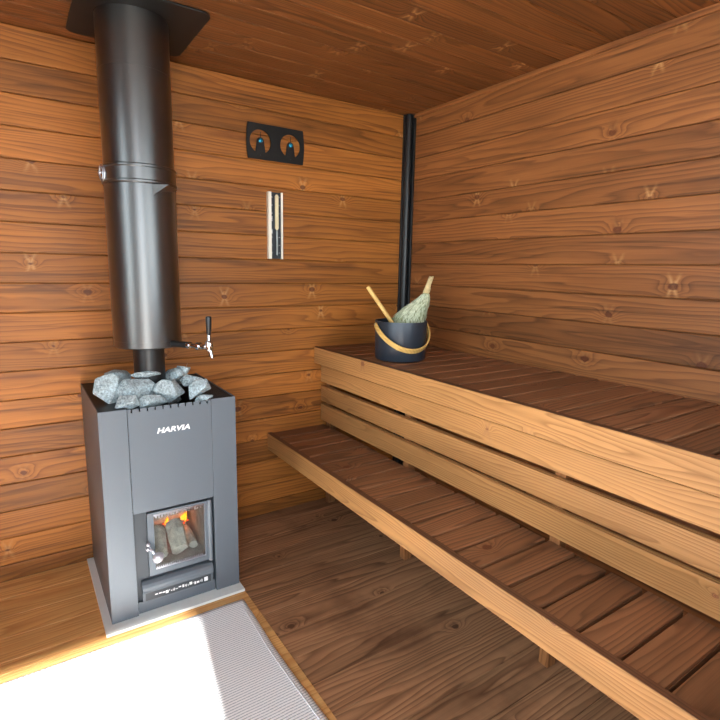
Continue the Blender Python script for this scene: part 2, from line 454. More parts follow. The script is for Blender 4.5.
# ------------------------------------------------------------------ benches
BY = -2.40     # near end of the benches
def slats(bm, x0, x1, z1, t, y0, pitch, gap, yend):
    y = y0; first = True
    rnd = random.Random(3)
    while y - (pitch-gap) > yend:
        w = pitch - gap
        dx = rnd.uniform(-0.004, 0.004)
        prism(bm, [(pp+y-w, z1-t+qq) for pp, qq in board_profile(w, t, 0.003)], x0, x1+dx, lambda s, p, q: (s, p, q))
        y -= pitch

# upper bench
UZ, UX = 0.7964, -0.5442
ub = thing('sauna_bench', (-0.27, -1.2, 0), 'upper slatted pine bench along the right wall carrying the bucket', 'bench')
bm = B(); slats(bm, UX+0.0225, -0.006, UZ-0.001, 0.026, -0.006, 0.0952, 0.009, BY)
tag(obj('seat', bm, M_slat, ub), 'dark brown crosswise seat slats')
bm = B(); prism(bm, [(UZ-0.0803+p, q) for p, q in board_profile(0.0803, 0.022, 0.002)], BY, -0.004, lambda s, p, q: (UX+0.022-q, s, p))
for f in bm.faces: f.material_index = 0
obj('front_board', bm, M_fascia, ub)
bm = B(); box(bm, UX+0.0005, UX+0.0215, BY+0.001, -0.0045, UZ-0.0003, UZ+0.0006)
tag(obj('front_board_edge', bm, M_edge, ub), 'dark top edge of the front board')
for z0, z1 in ((0.621, 0.7035), (0.5247, 0.6039), (0.4275, 0.5113)):
    bm = B(); prism(bm, [(z0+p, q) for p, q in board_profile(z1-z0, 0.02, 0.0022)], BY, -0.004, lambda s, p, q: (-0.4867-q, s, p))
    obj('riser_board', bm, M_fascia, ub)
for yy in (-0.04, -0.655, -1.34, -2.0):
    bm = B(); box(bm, -0.4862, -0.451, yy-0.017, yy+0.017, 0.0005, UZ-0.0275)
    obj('post', bm, M_post, ub, bevel=0.0015)
bm = B()
box(bm, UX+0.023, -0.004, -0.028, -0.006, UZ-0.075, UZ-0.0275); box(bm, -0.05, -0.006, BY+0.01, -0.03, UZ-0.075, UZ-0.0275)
obj('bearer', bm, M_post, ub)

# lower bench
LZ, LX = 0.4047, -0.7921
lb = thing('sauna_bench', (-0.64, -1.2, 0), 'lower slatted pine bench with pale front board just above the floor', 'bench')
bm = B(); slats(bm, LX+0.0225, -0.492, LZ-0.001, 0.026, -0.006, 0.0942, 0.0095, BY)
tag(obj('seat', bm, M_slat, lb), 'brown crosswise seat slats')
bm = B(); prism(bm, [(LZ-0.0803+p, q) for p, q in board_profile(0.0803, 0.022, 0.002)], BY, -0.004, lambda s, p, q: (LX+0.022-q, s, p))
obj('front_board', bm, M_fascia, lb)
bm = B(); box(bm, LX+0.0005, LX+0.0215, BY+0.001, -0.0045, LZ-0.0003, LZ+0.0006)
tag(obj('front_board_edge', bm, M_edge, lb), 'dark top edge of the front board')
for yy in (-0.09, -0.70, -1.385, -2.05):
    bm = B(); box(bm, LX+0.023, -0.452, yy-0.02, yy+0.02, LZ-0.08, LZ-0.0275)
    obj('bearer', bm, M_post, lb)

# ------------------------------------------------------------------ hearth plate and rug
SX0, SX1, SY0, SY1 = -1.548, -1.118, -0.4832, -0.022
SZ0, SZ1 = 0.0145, 0.7264
bm = B(); box(bm, -1.571, -1.113, -0.527, -0.012, 0.0042, 0.0142)
tag(obj('hearth_plate', bm, M_plate, bevel=0.0015), 'pale grey floor plate beneath the wood stove', 'floor plate')

rug = thing('woven_rug', (-1.6, -1.3, 0.004), 'white and grey woven rug on the floor before the stove', 'rug')
def rug_edge(y):      # wavy right-hand edge
    return -1.138 + 0.006*math.sin((y+0.62)*7.0)*min(1, max(0, (-0.6-y)*4)) - 0.0
bm = B()
nx, ny = 60, 110
ry0, ry1 = -0.573, -2.05
grid = []
for j in range(ny+1):
    yv = ry0 + (ry1-ry0)*j/ny
    xr = rug_edge(yv); row = []
    for i_ in range(nx+1):
        xx = -1.93 + (xr+1.93)*i_/nx
        e = max(0, 1-(xr-xx)/0.10)
        zz = 0.0095 + 0.0015*noise.noise(Vector((xx*6, yv*6, 0))) + 0.010*e*e*max(0, math.sin((yv+0.78)*7.5))*(1 if yv < -0.78 else 0)
        row.append(bm.verts.new((xx, yv, zz)))
    grid.append(row)
for j in range(ny):
    for i_ in range(nx):
        bm.faces.new((grid[j][i_], grid[j][i_+1], grid[j+1][i_+1], grid[j+1][i_]))
o = obj('weave', bm, M_rug, rug, smooth=True)
m = o.modifiers.new('thick', 'SOLIDIFY'); m.thickness = 0.004; m.offset = -1
bm = B()
pts = []
for j in range(0, ny+1):
    yv = ry0 + (ry1-ry0)*j/ny
    if yv > -0.60: continue
    xr = rug_edge(yv) - 0.018
    e = max(0, 1-0.018/0.10)
    pts.append((xr, yv, 0.0105 + 0.0015*noise.noise(Vector((xr*6, yv*6, 0))) + 0.010*e*e*max(0, math.sin((yv+0.78)*7.5))*(1 if yv < -0.78 else 0)))
tube(bm, pts, 0.0022, 8)
tag(obj('hem_cord', bm, M_hem, rug, smooth=True), 'raised white hem line along the right edge')

# ------------------------------------------------------------------ stove
SXC = (SX0+SX1)/2
st = thing('wood_stove', (SXC, (SY0+SY1)/2, SZ0), 'grey wood-burning sauna stove with glass door, topped with stones', 'stove')
CX0, CX1 = -1.465, -1.204         # middle panel / door bay
DZT = 0.376                       # top of door bay
bm = B()
box(bm, SX0, SX0+0.004, SY0+0.001, SY1, SZ0, SZ1)                # left side
box(bm, SX1-0.004, SX1, SY0+0.001, SY1, SZ0, SZ1)                # right side
box(bm, SX0+0.004, SX1-0.004, SY1-0.004, SY1, SZ0, SZ1-0.02)     # back
box(bm, SX0, CX0-0.0015, SY0, SY0+0.004, SZ0, SZ1)               # front strips
box(bm, CX1+0.0015, SX1, SY0, SY0+0.004, SZ0, SZ1)
box(bm, CX0-0.004, CX0-0.0015, SY0+0.004, SY0+0.05, SZ0, SZ1)    # bay cheeks
box(bm, CX1+0.0015, CX1+0.004, SY0+0.004, SY0+0.05, SZ0, SZ1)
obj('casing', bm, M_grey, st, bevel=0.001)
# middle front panel with a notched upper edge
prof = [(CX0, DZT), (CX1, DZT)]
zt = SZ1 - 0.002
xs = CX1
nt = 11; wN = (CX1-CX0)/nt
top = [(CX1, zt)]
for k in range(nt):
    xc = CX1 - (k+0.5)*wN
    top += [(xc+0.0022, zt), (xc+0.0022, zt-0.012), (xc-0.0022, zt-0.012), (xc-0.0022, zt)]
top.append((CX0, zt))
bm = from_curve_fill([prof + top], 0.004, lambda x, y, z: (x, SY0+0.002+z, y))
obj('front_panel', bm, M_grey, st)
bm = text_mesh('HARVIA', 0.0235, 0.0012, lambda x, y, z: (-1.3295+x, SY0-0.0007-z, 0.642+y), shear=0.25, space=1.02, sx=1.25)
tag(obj('logo', bm, M_white, st), 'slanted white maker lettering')
# top: rims around the stone basket
bm = B()
def rim(x0, x1, y0, y1): box(bm, x0, x1, y0, y1, SZ1-0.006, SZ1-0.001)
rim(SX0+0.004, CX0, SY0+0.005, SY1-0.004)
rim(CX0, CX1, SY1-0.05, SY1-0.004)
obj('top_plate', bm, M_blackm, st)
bm = B()
box(bm, CX1, SX1-0.004, SY0+0.005, SY1-0.004, SZ1-0.012, SZ1-0.008)
yy = SY0+0.012
while yy < SY1-0.012:
    box(bm, CX1+0.003, SX1-0.007, yy, yy+0.006, SZ1-0.008, SZ1-0.001); yy += 0.012
tag(obj('top_grate', bm, M_blackm, st), 'dark ribbed air grate right of the stones')
bm = B()
box(bm, CX0, CX1, SY0+0.006, SY1-0.05, SZ1-0.12, SZ1-0.116)
box(bm, CX0, CX0+0.003, SY0+0.006, SY1-0.05, SZ1-0.116, SZ1-0.004)
box(bm, CX1-0.003, CX1, SY0+0.006, SY1-0.05, SZ1-0.116, SZ1-0.004)
box(bm, CX0, CX1, SY1-0.053, SY1-0.05, SZ1-0.116, SZ1-0.004)
box(bm, CX0, CX1, SY0+0.006, SY0+0.009, SZ1-0.116, SZ1-0.02)
obj('stone_basket', bm, M_blackm, st)
# firebox
FX0, FX1, FZ0, FZ1, FY0, FY1 = -1.425, -1.226, 0.146, 0.376, SY0+0.028, SY0+0.30
bm = B()
t_ = 0.02
box(bm, FX0-t_, FX0, FY0, FY1, FZ0-0.02, FZ1+t_); box(bm, FX1, FX1+t_, FY0, FY1, FZ0-0.02, FZ1+t_)
box(bm, FX0, FX1, FY0, FY1, FZ1, FZ1+t_); box(bm, FX0, FX1, FY0, FY1, FZ0-0.02, FZ0)
box(bm, FX0-t_, FX1+t_, FY1, FY1+t_, FZ0-0.02, FZ1+t_)
tag(obj('firebox', bm, M_ash, st), 'ash-grey fire chamber behind the glass')
# bay backing (dark) around the door and drawer
bm = B()
yb0, yb1 = SY0+0.022, SY0+0.027
box(bm, CX0, FX0+0.015, yb0, yb1, SZ0+0.005, DZT-0.001); box(bm, FX1-0.008, CX1, yb0, yb1, SZ0+0.005, DZT-0.001)
box(bm, FX0+0.015, FX1-0.008, yb0, yb1, SZ0+0.005, FZ0); box(bm, FX0+0.015, FX1-0.008, yb0, yb1, 0.357, DZT-0.001)
obj('bay_panel', bm, M_greyd, st)
bm = B(); box(bm, CX0+0.001, CX1-0.001, SY0+0.010, SY0+0.014, SZ0, 0.055)
obj('kick_plate', bm, M_grey, st)
# door
DX_0, DX_1, DZ_0, DZ_1 = -1.424, -1.226, 0.142, 0.364
GX0, GX1, GZ0, GZ1 = -1.404, -1.236, 0.160, 0.358
dr = obj('door', from_curve_fill([[(DX_0, DZ_0), (DX_1, DZ_0), (DX_1, DZ_1), (DX_0, DZ_1)], [(GX0, GZ0), (GX0, GZ1), (GX1, GZ1), (GX1, GZ0)]], 0.014, lambda x, y, z: (x, SY0+0.012+z, y)), M_grey, st)
bm = B(); box(bm, GX0-0.002, GX1+0.002, SY0+0.012, SY0+0.015, GZ0-0.002, GZ1+0.002)
tag(obj('glass_pane', bm, M_glass, dr), 'clear glass window onto the fire')
bm = B()
box(bm, GX0, GX1, SY0+0.006, SY0+0.0105, 0.350, 0.3575)
for k in range(16):
    xk = GX0+0.006+k*0.0098
    box(bm, xk, xk+0.0045, SY0+0.0062, SY0+0.0115, 0.342, 0.350)
tag(obj('air_comb', bm, M_steel, dr), 'pale toothed metal strip along the top')
bm = B()
box(bm, GX0, GX1, SY0+0.006, SY0+0.0105, GZ0, GZ0+0.004)
for k in range(24):
    xk = GX0+0.003+k*0.0066
    box(bm, xk, xk+0.003, SY0+0.0062, SY0+0.0115, GZ0+0.004, GZ0+0.010)
obj('lower_comb', bm, M_steel, dr)
# door handle: pivot screws + turned spiral knob
bm = B()
hx, hz = -1.410, 0.228
tube(bm, [(hx-0.014, SY0-0.002, hz+0.022), (hx-0.006, SY0-0.012, hz+0.012), (hx+0.002, SY0-0.022, hz+0.002)], [0.0045, 0.0045, 0.006], 12)
for k in range(7):
    a0 = k*2*math.pi/7
tube(bm, [(hx+0.001, SY0-0.020, hz+0.004), (hx+0.004, SY0-0.024, hz-0.001), (hx+0.009, SY0-0.028, hz-0.008), (hx+0.014, SY0-0.030, hz-0.014), (hx+0.018, SY0-0.031, hz-0.018)], [0.008, 0.016, 0.020, 0.017, 0.008], 14)
tube(bm, [(hx-0.016, SY0+0.004, hz+0.032), (hx-0.016, SY0-0.006, hz+0.032)], 0.0055, 12)
tube(bm, [(hx-0.018, SY0+0.004, hz+0.016), (hx-0.018, SY0-0.006, hz+0.016)], 0.0055, 12)
tag(obj('door_handle', bm, plain('pale_handle_metal', (206, 206, 216), 0.4, 0.6), dr, smooth=True), 'bright metal knob')
bm = B()
tube(bm, [(DX_1+0.008, SY0+0.006, DZ_0-0.004), (DX_1+0.008, SY0+0.006, DZ_1+0.002)], 0.008, 20)
obj('hinge_bar', bm, M_grey, dr, smooth=True, autosmooth=40)
# ash drawer with rounded lip
bm = B()
prof = [(SY0+0.020, 0.050), (SY0+0.006, 0.050), (SY0+0.004, 0.056), (SY0+0.004, 0.088), (SY0-0.004, 0.092), (SY0-0.008, 0.100), (SY0-0.007, 0.110), (SY0-0.001, 0.119), (SY0+0.009, 0.1255), (SY0+0.020, 0.127)]
prism(bm, prof, CX0+0.014, CX1-0.010, lambda s, p, q: (s, p, q))
dw = obj('ash_drawer', bm, M_grey, st, bevel=0.0008)
bm = B(); box(bm, -1.442, -1.222, SY0+0.0028, SY0+0.0039, 0.058, 0.084)
lp = tag(obj('data_plate', bm, M_greyd, dw), 'dark data plate with small pale print')
bm = B()
rnd = random.Random(11)
xk = -1.412
while xk < -1.252:
    w = rnd.choice((0.002, 0.003, 0.006, 0.009))
    h_ = rnd.choice((0.007, 0.010, 0.004))
    zc = 0.071 + rnd.uniform(-0.002, 0.002)
    box(bm, xk, xk+w, SY0+0.0022, SY0+0.0028, zc-h_/2, zc+h_/2)
    xk += w + rnd.uniform(0.0015, 0.004)
box(bm, -1.246, -1.233, SY0+0.0022, SY0+0.0028, 0.064, 0.079)
obj('print', bm, M_white, lp)

# burning wood (lies inside the stove)
def log(bm, a, b, r, seed):
    rn = random.Random(seed)
    a, b = Vector(a), Vector(b)
    d = (b-a); n = 9; t = d.normalized(); u = t.orthogonal().normalized(); v = t.cross(u)
    rings = []
    offs = [rn.uniform(0.72, 1.15) for _ in range(n)]
    for s in (0, .12, .35, .6, .85, 1):
        rings.append([bm.verts.new(a + d*s + (u*math.cos(2*math.pi*k/n)+v*math.sin(2*math.pi*k/n))*r*offs[k]*rn.uniform(.88, 1.08)*(0.9 if s in (0, 1) else 1)) for k in range(n)])
    for A, Q in zip(rings, rings[1:]):
        for k in range(n): bm.faces.new((A[k], A[(k+1)%n], Q[(k+1)%n], Q[k]))
    bm.faces.new(rings[0][::-1]); bm.faces.new(rings[-1])
for a, b, r, lab, sd in (
    ((-1.378, -0.424, FZ0+0.030), (-1.368, -0.315, FZ0+0.080), 0.027, 'pale charred log leaning at left behind the stove glass', 1),
    ((-1.312, -0.424, FZ0+0.032), (-1.306, -0.315, FZ0+0.085), 0.029, 'pale ash-covered log end in the middle of the fire', 2),
    ((-1.405, -0.262, FZ0+0.082), (-1.246, -0.250, FZ0+0.090), 0.022, 'dark charred log lying crosswise on top of the fire', 3),
    ((-1.255, -0.40, FZ0+0.022), (-1.252, -0.28, FZ0+0.03), 0.019, 'small burnt log low at right in the stove', 4)):
    bm = B(); log(bm, a, b, r, sd)
    tag(obj('firewood_log', bm, M_char, origin=(Vector(a)+Vector(b))/2), lab, 'log', 'burning logs in the stove')
bm = B()
def flame(x, y, z, h, w, lean):
    tube(bm, [(x, y, z), (x+lean*.2, y, z+h*.25), (x+lean*.5, y, z+h*.55), (x+lean*.8, y, z+h*.8), (x+lean, y, z+h)], [w*.5, w, w*.75, w*.4, w*.05], 9)
for a in ((-1.325, -0.345, 0.292, 0.046, 0.012, 0.004), (-1.268, -0.34, 0.302, 0.030, 0.012, 0.012), (-1.255, -0.335, 0.29, 0.05, 0.006, 0.006), (-1.372, -0.345, 0.276, 0.04, 0.008, -0.008), (-1.385, -0.35, 0.27, 0.03, 0.006, 0.004), (-1.272, -0.35, 0.262, 0.035, 0.008, 0.006)):
    flame(a[0], a[1]+0.045, a[2]-0.078, a[3]*0.8, a[4]*0.8, a[5])
tag(obj('fire', bm, M_flame, smooth=True, origin=(-1.32, -0.34, 0.28)), 'orange flames between the logs behind the stove glass', 'fire', kind='stuff')
bm = B()
rn = random.Random(4)
for k in range(20):
    x = rn.choice((rn.uniform(-1.40, -1.38), rn.uniform(-1.36, -1.29), rn.uniform(-1.30, -1.25)))
    c = Vector((x, rn.uniform(-0.315, -0.285), 0.213 + rn.uniform(-0.012, 0.012) + (x+1.33)*0.08))
    vs = bmesh.ops.create_icosphere(bm, subdivisions=1, radius=rn.uniform(0.003, 0.007))['verts']
    for v in vs: v.co = c + Vector((v.co.x*1.7, v.co.y, v.co.z*.8))
tag(obj('embers', bm, M_ember, origin=(-1.33, -0.34, 0.25)), 'red glowing embers under the flames in the stove', 'embers', kind='stuff')

# ------------------------------------------------------------------ stones
def stone(c, size, rot, seed, label, n=13):
    rn = random.Random(seed)
    bm = B()
    for _ in range(n):
        p = Vector((rn.gauss(0, 1), rn.gauss(0, 1), rn.gauss(0, 1))).normalized()*rn.uniform(0.82, 1.0)
        bm.verts.new(p)
    r = bmesh.ops.convex_hull(bm, input=bm.verts)
    bmesh.ops.delete(bm, geom=list({g for g in r['geom_interior'] + r['geom_unused'] if isinstance(g, bmesh.types.BMVert)}), context='VERTS')
    bmesh.ops.bevel(bm, geom=list(bm.edges), offset=0.045, segments=1, affect='EDGES')
    mat = Euler(rot).to_matrix()
    for v in bm.verts:
        q = v.co.copy(); q = Vector((q.x*size[0]*1.22, q.y*size[1]*1.15, q.z*size[2]*1.2))
        v.co = mat @ q + Vector(c)
    o = obj('sauna_stone', bm, M_stone, origin=c)
    return tag(o, label, 'stone', 'stones piled on top of the stove')
R = math.radians
STN = [
    ((-1.497, -0.36, 0.768), (0.044, 0.04, 0.052), (0, R(20), 0), 'large grey stone at the far left end of the pile'),
    ((-1.452, -0.43, 0.738), (0.042, 0.036, 0.026), (0, R(-10), R(20)), 'low grey stone at the front left of the stone pile'),
    ((-1.418, -0.365, 0.764), (0.062, 0.045, 0.040), (R(8), R(8), 0), 'big rough grey stone left of the pile centre'),
    ((-1.372, -0.325, 0.802), (0.058, 0.028, 0.014), (R(-8), R(4), R(8)), 'thin flat slab stone right before the flue pipe'),
    ((-1.312, -0.385, 0.752), (0.066, 0.034, 0.046), (R(-20), R(6), R(4)), 'largest wedge-shaped stone at front centre of the pile'),
    ((-1.272, -0.29, 0.780), (0.040, 0.04, 0.030), (0, R(-12), 0), 'grey stone behind the largest wedge, before the tap'),
    ((-1.240, -0.28, 0.792), (0.030, 0.030, 0.032), (0, R(40), R(60)), 'upright blocky stone at the top right of the pile'),
    ((-1.222, -0.335, 0.766), (0.042, 0.03, 0.026), (0, R(10), 0), 'mid-sized stone below the upright one at right'),
    ((-1.222, -0.415, 0.750), (0.046, 0.032, 0.034), (R(-12), R(-28), 0), 'slanting grey stone at the front right of the pile'),
    ((-1.382, -0.432, 0.726), (0.050, 0.028, 0.026), (0, R(10), 0), 'low stone at the front just left of the largest wedge'),
    ((-1.216, -0.448, 0.722), (0.030, 0.018, 0.016), (0, R(-6), 0), 'small stone tucked at the front right corner of the basket'),
    ((-1.452, -0.22, 0.770), (0.050, 0.045, 0.036), (0, 0, R(30)), 'grey stone at the back left of the pile'),
    ((-1.352, -0.345, 0.735), (0.036, 0.03, 0.030), (0, 0, 0), 'dark shaded stone in the hollow behind the front row'),
    ((-1.255, -0.20, 0.752), (0.040, 0.035, 0.03), (0, 0, 0), 'low stone at the back right of the flue pipe'),
]
for k, (c, s, r, lab) in enumerate(STN): stone(c, s, r, 40+k, lab)
for k, (x, y) in enumerate(((-1.42, -0.42), (-1.34, -0.41), (-1.25, -0.40), (-1.42, -0.16), (-1.25, -0.14))):
    stone((x, y, 0.660), (0.036, 0.036, 0.034), (0, 0, k), 90+k, 'grey stone filling the lower layer of the stove basket')

# ------------------------------------------------------------------ flue, water tank, chimney
AX, AY = -1.354, -0.29
bm = B(); tube(bm, [(AX, AY, 0.665), (AX, AY, 0.893)], 0.0507, 40)
tag(obj('flue_pipe', bm, plain('flue_black', (22, 23, 25), 0.38, 0.0, 0.6), smooth=True, origin=(AX, AY, 0.66), autosmooth=40), 'short narrow black flue pipe rising from the stones', 'flue pipe')

tk = thing('water_tank', (AX, AY, 0.8945), 'black cylindrical water tank around the flue with a chrome tap', 'water tank')
bm = B()
rT = 0.1090
lathe(bm, AX, AY, [(0.0515, 0.8945), (rT-0.004, 0.8945), (rT, 0.898), (rT, 0.917), (rT-0.0012, 0.9172), (rT-0.0012, 0.9193), (rT, 0.9195), (rT, 1.419), (0.06, 1.419)], 96)
obj('tank_body', bm, M_pipe, tk, smooth=True, autosmooth=28)
# fill spout: small folded funnel near the top
e1 = Vector((math.cos(R(-62)), math.sin(R(-62)), 0)); 
bm = B()
def cyl(a, r, z): return Vector((AX+r*math.cos(R(a)), AY+r*math.sin(R(a)), z))
A1, A2, A3 = cyl(-85, rT-0.002, 1.418), cyl(-30, rT+0.008, 1.409), cyl(-83, rT-0.002, 1.383)
T = cyl(-66, rT+0.034, 1.4185)
vs = [bm.verts.new(p) for p in (A1, A2, A3, T)]
vi = [bm.verts.new(p + Vector((0, 0, 0.0))) for p in (cyl(-76, rT, 1.429), cyl(-32, rT, 1.429), cyl(-51, rT+0.05, 1.432))]
bm.faces.new((vs[0], vs[2], vs[3])); bm.faces.new((vs[2], vs[1], vs[3])); bm.faces.new((vs[0], vs[1], vs[2])); bm.faces.new((vs[0], vs[3], vs[1]))
for v in vi: bm.verts.remove(v)
obj('fill_spout', bm, M_pipe, tk)
# tap
ta = R(-58); e = Vector((math.cos(ta), math.sin(ta), 0)); c0 = Vector((AX, AY, 0.909))
bm = B(); tube(bm, [c0+e*0.108, c0+e*0.178], 0.0105, 20)
tp = obj('tap_pipe', bm, M_blackm, tk, smooth=True, autosmooth=40)
bm = B()
tube(bm, [c0+e*0.176, c0+e*0.186, c0+e*0.186, c0+e*0.215, c0+e*0.215, c0+e*0.228, c0+e*0.228, c0+e*0.257, c0+e*0.266], [0.0115, 0.0115, 0.008, 0.0065, 0.0125, 0.0125, 0.008, 0.0085, 0.004], 20)
cc = c0+e*0.266
tube(bm, [cc+Vector((0, 0, -0.012)), cc+Vector((0, 0, -0.006)), cc, cc+Vector((0, 0, 0.016)), cc+Vector((0, 0, 0.022))], [0.008, 0.0115, 0.0125, 0.0115, 0.008], 20)
tube(bm, [cc+Vector((0, 0, -0.006)), cc+e*0.006+Vector((0, 0, -0.02)), cc+e*0.010+Vector((0, 0, -0.035))], [0.009, 0.0065, 0.0055], 16)
tag(obj('tap_body', bm, M_chrome, tp, smooth=True, autosmooth=28), 'chrome tap body and spout')
bm = B()
tube(bm, [cc+Vector((0, 0, 0.022)), cc+Vector((0, 0, 0.045))], [0.006, 0.005], 16)
tag(obj('tap_stem', bm, M_chrome, tp, smooth=True, autosmooth=28), 'chrome lever stem')
bm = B()
tube(bm, [cc+Vector((0, 0, 0.040)), cc+Vector((0, 0, 0.046)), cc+Vector((0, 0, 0.096)), cc+Vector((0, 0, 0.100))], [0.0055, 0.0075, 0.0095, 0.008], 18)
tag(obj('tap_handle', bm, M_black, tp, smooth=True, autosmooth=28), 'black upright lever')

ch = thing('chimney_pipe', (AX, AY, 1.420), 'wide black chimney pipe between the water tank and ceiling', 'chimney pipe')
rC = 0.1072
bm = B()
lathe(bm, AX, AY, [(0.06, 1.420), (rC, 1.420), (rC, 1.7560), (rC-0.001, 1.7562), (rC-0.001, 1.7588), (rC, 1.7590), (rC, H-0.0115), (0.06, H-0.0115)], 96)
obj('pipe', bm, M_pipe, ch, smooth=True, autosmooth=28)
bm = B()
rB = 0.1132
lathe(bm, AX, AY, [(rC-0.002, 1.420), (rB-0.002, 1.420), (rB+0.001, 1.423), (rB+0.001, 1.428), (rB-0.002, 1.431), (rB-0.002, 1.467), (rB+0.001, 1.470), (rB+0.001, 1.475), (rB-0.002, 1.478), (rC-0.002, 1.478)], 96)
bd = obj('locking_band', bm, M_pipe, ch, smooth=True, autosmooth=28)
bm = B()
la = R(-150); pc = cyl(-172, rB+0.002, 1.450); n_ = Vector((math.cos(la), math.sin(la), 0)); s_ = Vector((-n_.y, n_.x, 0))
ringp = [pc + s_*0.012*math.cos(2*math.pi*k/24) + Vector((0, 0, 0.024*math.sin(2*math.pi*k/24))) for k in range(25)]
tube(bm, ringp, 0.0032, 8, cap=False)
ringp = [pc + n_*0.003 + s_*0.007*math.cos(2*math.pi*k/24) + Vector((0, 0, 0.019*math.sin(2*math.pi*k/24))) for k in range(25)]
tube(bm, ringp, 0.002, 8, cap=False)
tube(bm, [pc - s_*0.016, pc + s_*0.016], 0.003, 10)
tube(bm, [pc - n_*0.006, pc + n_*0.012], 0.004, 10)
tag(obj('band_latch', bm, M_steel, bd, smooth=True), 'steel clamp latch')

def rrect(x0, x1, y0, y1, r, n=6):
    p = []
    for cx, cy, a0 in ((x1-r, y1-r, 0), (x0+r, y1-r, 90), (x0+r, y0+r, 180), (x1-r, y0+r, 270)):
        for k in range(n+1):
            a = R(a0+90*k/n); p.append((cx+r*math.cos(a), cy+r*math.sin(a)))
    return p
bm = from_curve_fill([rrect(-1.520, -1.158, -0.475, -0.080, 0.032)], 0.006, lambda x, y, z: (x, y, H-0.008+z))
tag(obj('ceiling_flange', bm, M_blackm), 'square black metal plate on the ceiling around the chimney', 'ceiling plate')

# ------------------------------------------------------------------ gauge and sand timer on the back wall
ga = thing('thermometer', (-0.7405, 0, 1.69), 'black wall gauge plate with two round openings and blue hubs', 'thermometer')
gx, gz = -0.7405, 1.69
out = []
W2, H2 = 0.134, 0.0715
for k in range(9): s = -1+2*k/8; out.append((gx+W2-0.006*s*s, gz+H2*s))
for k in range(9): s = 1-2*k/8; out.append((gx-W2+0.006*s*s, gz+H2*s))
def hole(cx):
    r = 0.048; p = []
    a0, a1 = R(-62), R(242)
    for k in range(33):
        a = a0 + (a1-a0)*k/32; p.append((cx+r*math.cos(a), gz+r*math.sin(a)))
    # tab from the rim up to the hub
    p += [(cx-0.0155, gz+0.002)] + [(cx+0.0155*math.cos(R(t)), gz+0.002+0.0155*math.sin(R(t))) for t in (150, 120, 90, 60, 30)] + [(cx+0.0155, gz+0.002)]
    return p
bm = from_curve_fill([out, hole(-0.8125), hole(-0.6735)], 0.004, lambda x, y, z: (x, -0.012+z, y))
obj('plate', bm, M_blackm, ga)
for cx in (-0.8125, -0.6735):
    bm = B(); tube(bm, [(cx, -0.012, gz+0.003), (cx, -0.019, gz+0.003), (cx, -0.021, gz+0.003)], [0.008, 0.008, 0.005], 20)
    tag(obj('hub', bm, M_blue, ga, smooth=True, autosmooth=40), 'shiny blue hub')
    bm = B(); box(bm, cx-0.0012, cx+0.0012, -0.0165, -0.0155, gz+0.006, gz+0.038)
    obj('pointer', bm, M_blackm, ga)
    bm = B(); tube(bm, [(cx, -0.0005, gz-0.055), (cx, -0.0105, gz-0.055)], 0.006, 12)
    tube(bm, [(cx, -0.0135, gz-0.055), (cx, -0.0152, gz-0.055)], 0.003, 12)
    obj('mounting_screw', bm, M_black, ga)

tm = thing('sand_timer', (-0.747, 0, 1.207), 'tall narrow sand timer on a dark board, on the back wall', 'sand timer')
tx0, tx1, tz0, tz1 = -0.782, -0.713, 1.207, 1.490
bm = B(); box(bm, tx0+0.004, tx1-0.004, -0.012, -0.0006, tz0, tz1)
for k in range(8):
    zt_ = 1.232 + k*0.034
    if 0.4 < (zt_-1.207)/0.283 < 0.6: continue
    box(bm, -0.7655, -0.7605, -0.0128, -0.0121, zt_-0.0012, zt_+0.0012, 1)
    box(bm, -0.7315, -0.724, -0.0128, -0.0121, zt_-0.0006, zt_+0.0006, 1)
for zc in (1.318, 1.324, 1.330, 1.372, 1.379, 1.386):
    box(bm, -0.7655, -0.7605, -0.0128, -0.0121, zc-0.0022, zc+0.0022, 1)
obj('board', bm, [plain('slate_board', (44, 50, 58), 0.45), M_white], tm)
bm = B(); box(bm, tx0, tx0+0.0145, -0.020, -0.0006, tz0-0.001, tz1+0.001)
tag(obj('side_strip', bm, M_ivory, tm, bevel=0.001), 'wide ivory left strip')
bm = B(); box(bm, tx1-0.008, tx1, -0.020, -0.0006, tz0-0.001, tz1+0.001)
tag(obj('side_strip', bm, M_ivory, tm, bevel=0.001), 'narrow ivory right strip')
bm = B()
cx = -0.7435
tube(bm, [(cx, -0.021, 1.222), (cx, -0.021, 1.226), (cx, -0.021, 1.322), (cx, -0.021, 1.333)], [0.002, 0.0038, 0.0038, 0.0025], 16)
tag(obj('lower_bulb', bm, plain('clear_tube_grey', (170, 182, 186), 0.1), tm, smooth=True), 'slim grey glass lower tube')
bm = B()
tube(bm, [(cx, -0.021, 1.330), (cx, -0.021, 1.338), (cx, -0.021, 1.474), (cx, -0.021, 1.480)], [0.003, 0.0085, 0.0085, 0.004], 18)
tag(obj('upper_bulb', bm, M_cream, tm, smooth=True), 'upper tube filled with cream sand')

# ------------------------------------------------------------------ bucket, ladle, whisk
bx, by, bz = -0.386, -0.468, UZ + 0.0012
bk = thing('sauna_bucket', (bx, by, bz), 'dark blue-grey bucket with a wooden handle on the upper bench', 'bucket')
bm = B()
rb = 0.107
lathe(bm, bx, by, [(0, bz), (rb-0.010, bz), (rb-0.004, bz+0.003), (rb-0.001, bz+0.010), (rb+0.002, bz+0.158), (rb+0.001, bz+0.163), (rb-0.003, bz+0.163), (rb-0.004, bz+0.155), (rb-0.006, bz+0.012), (0, bz+0.012)], 96)
obj('pail', bm, M_bucket, bk, smooth=True, autosmooth=28)
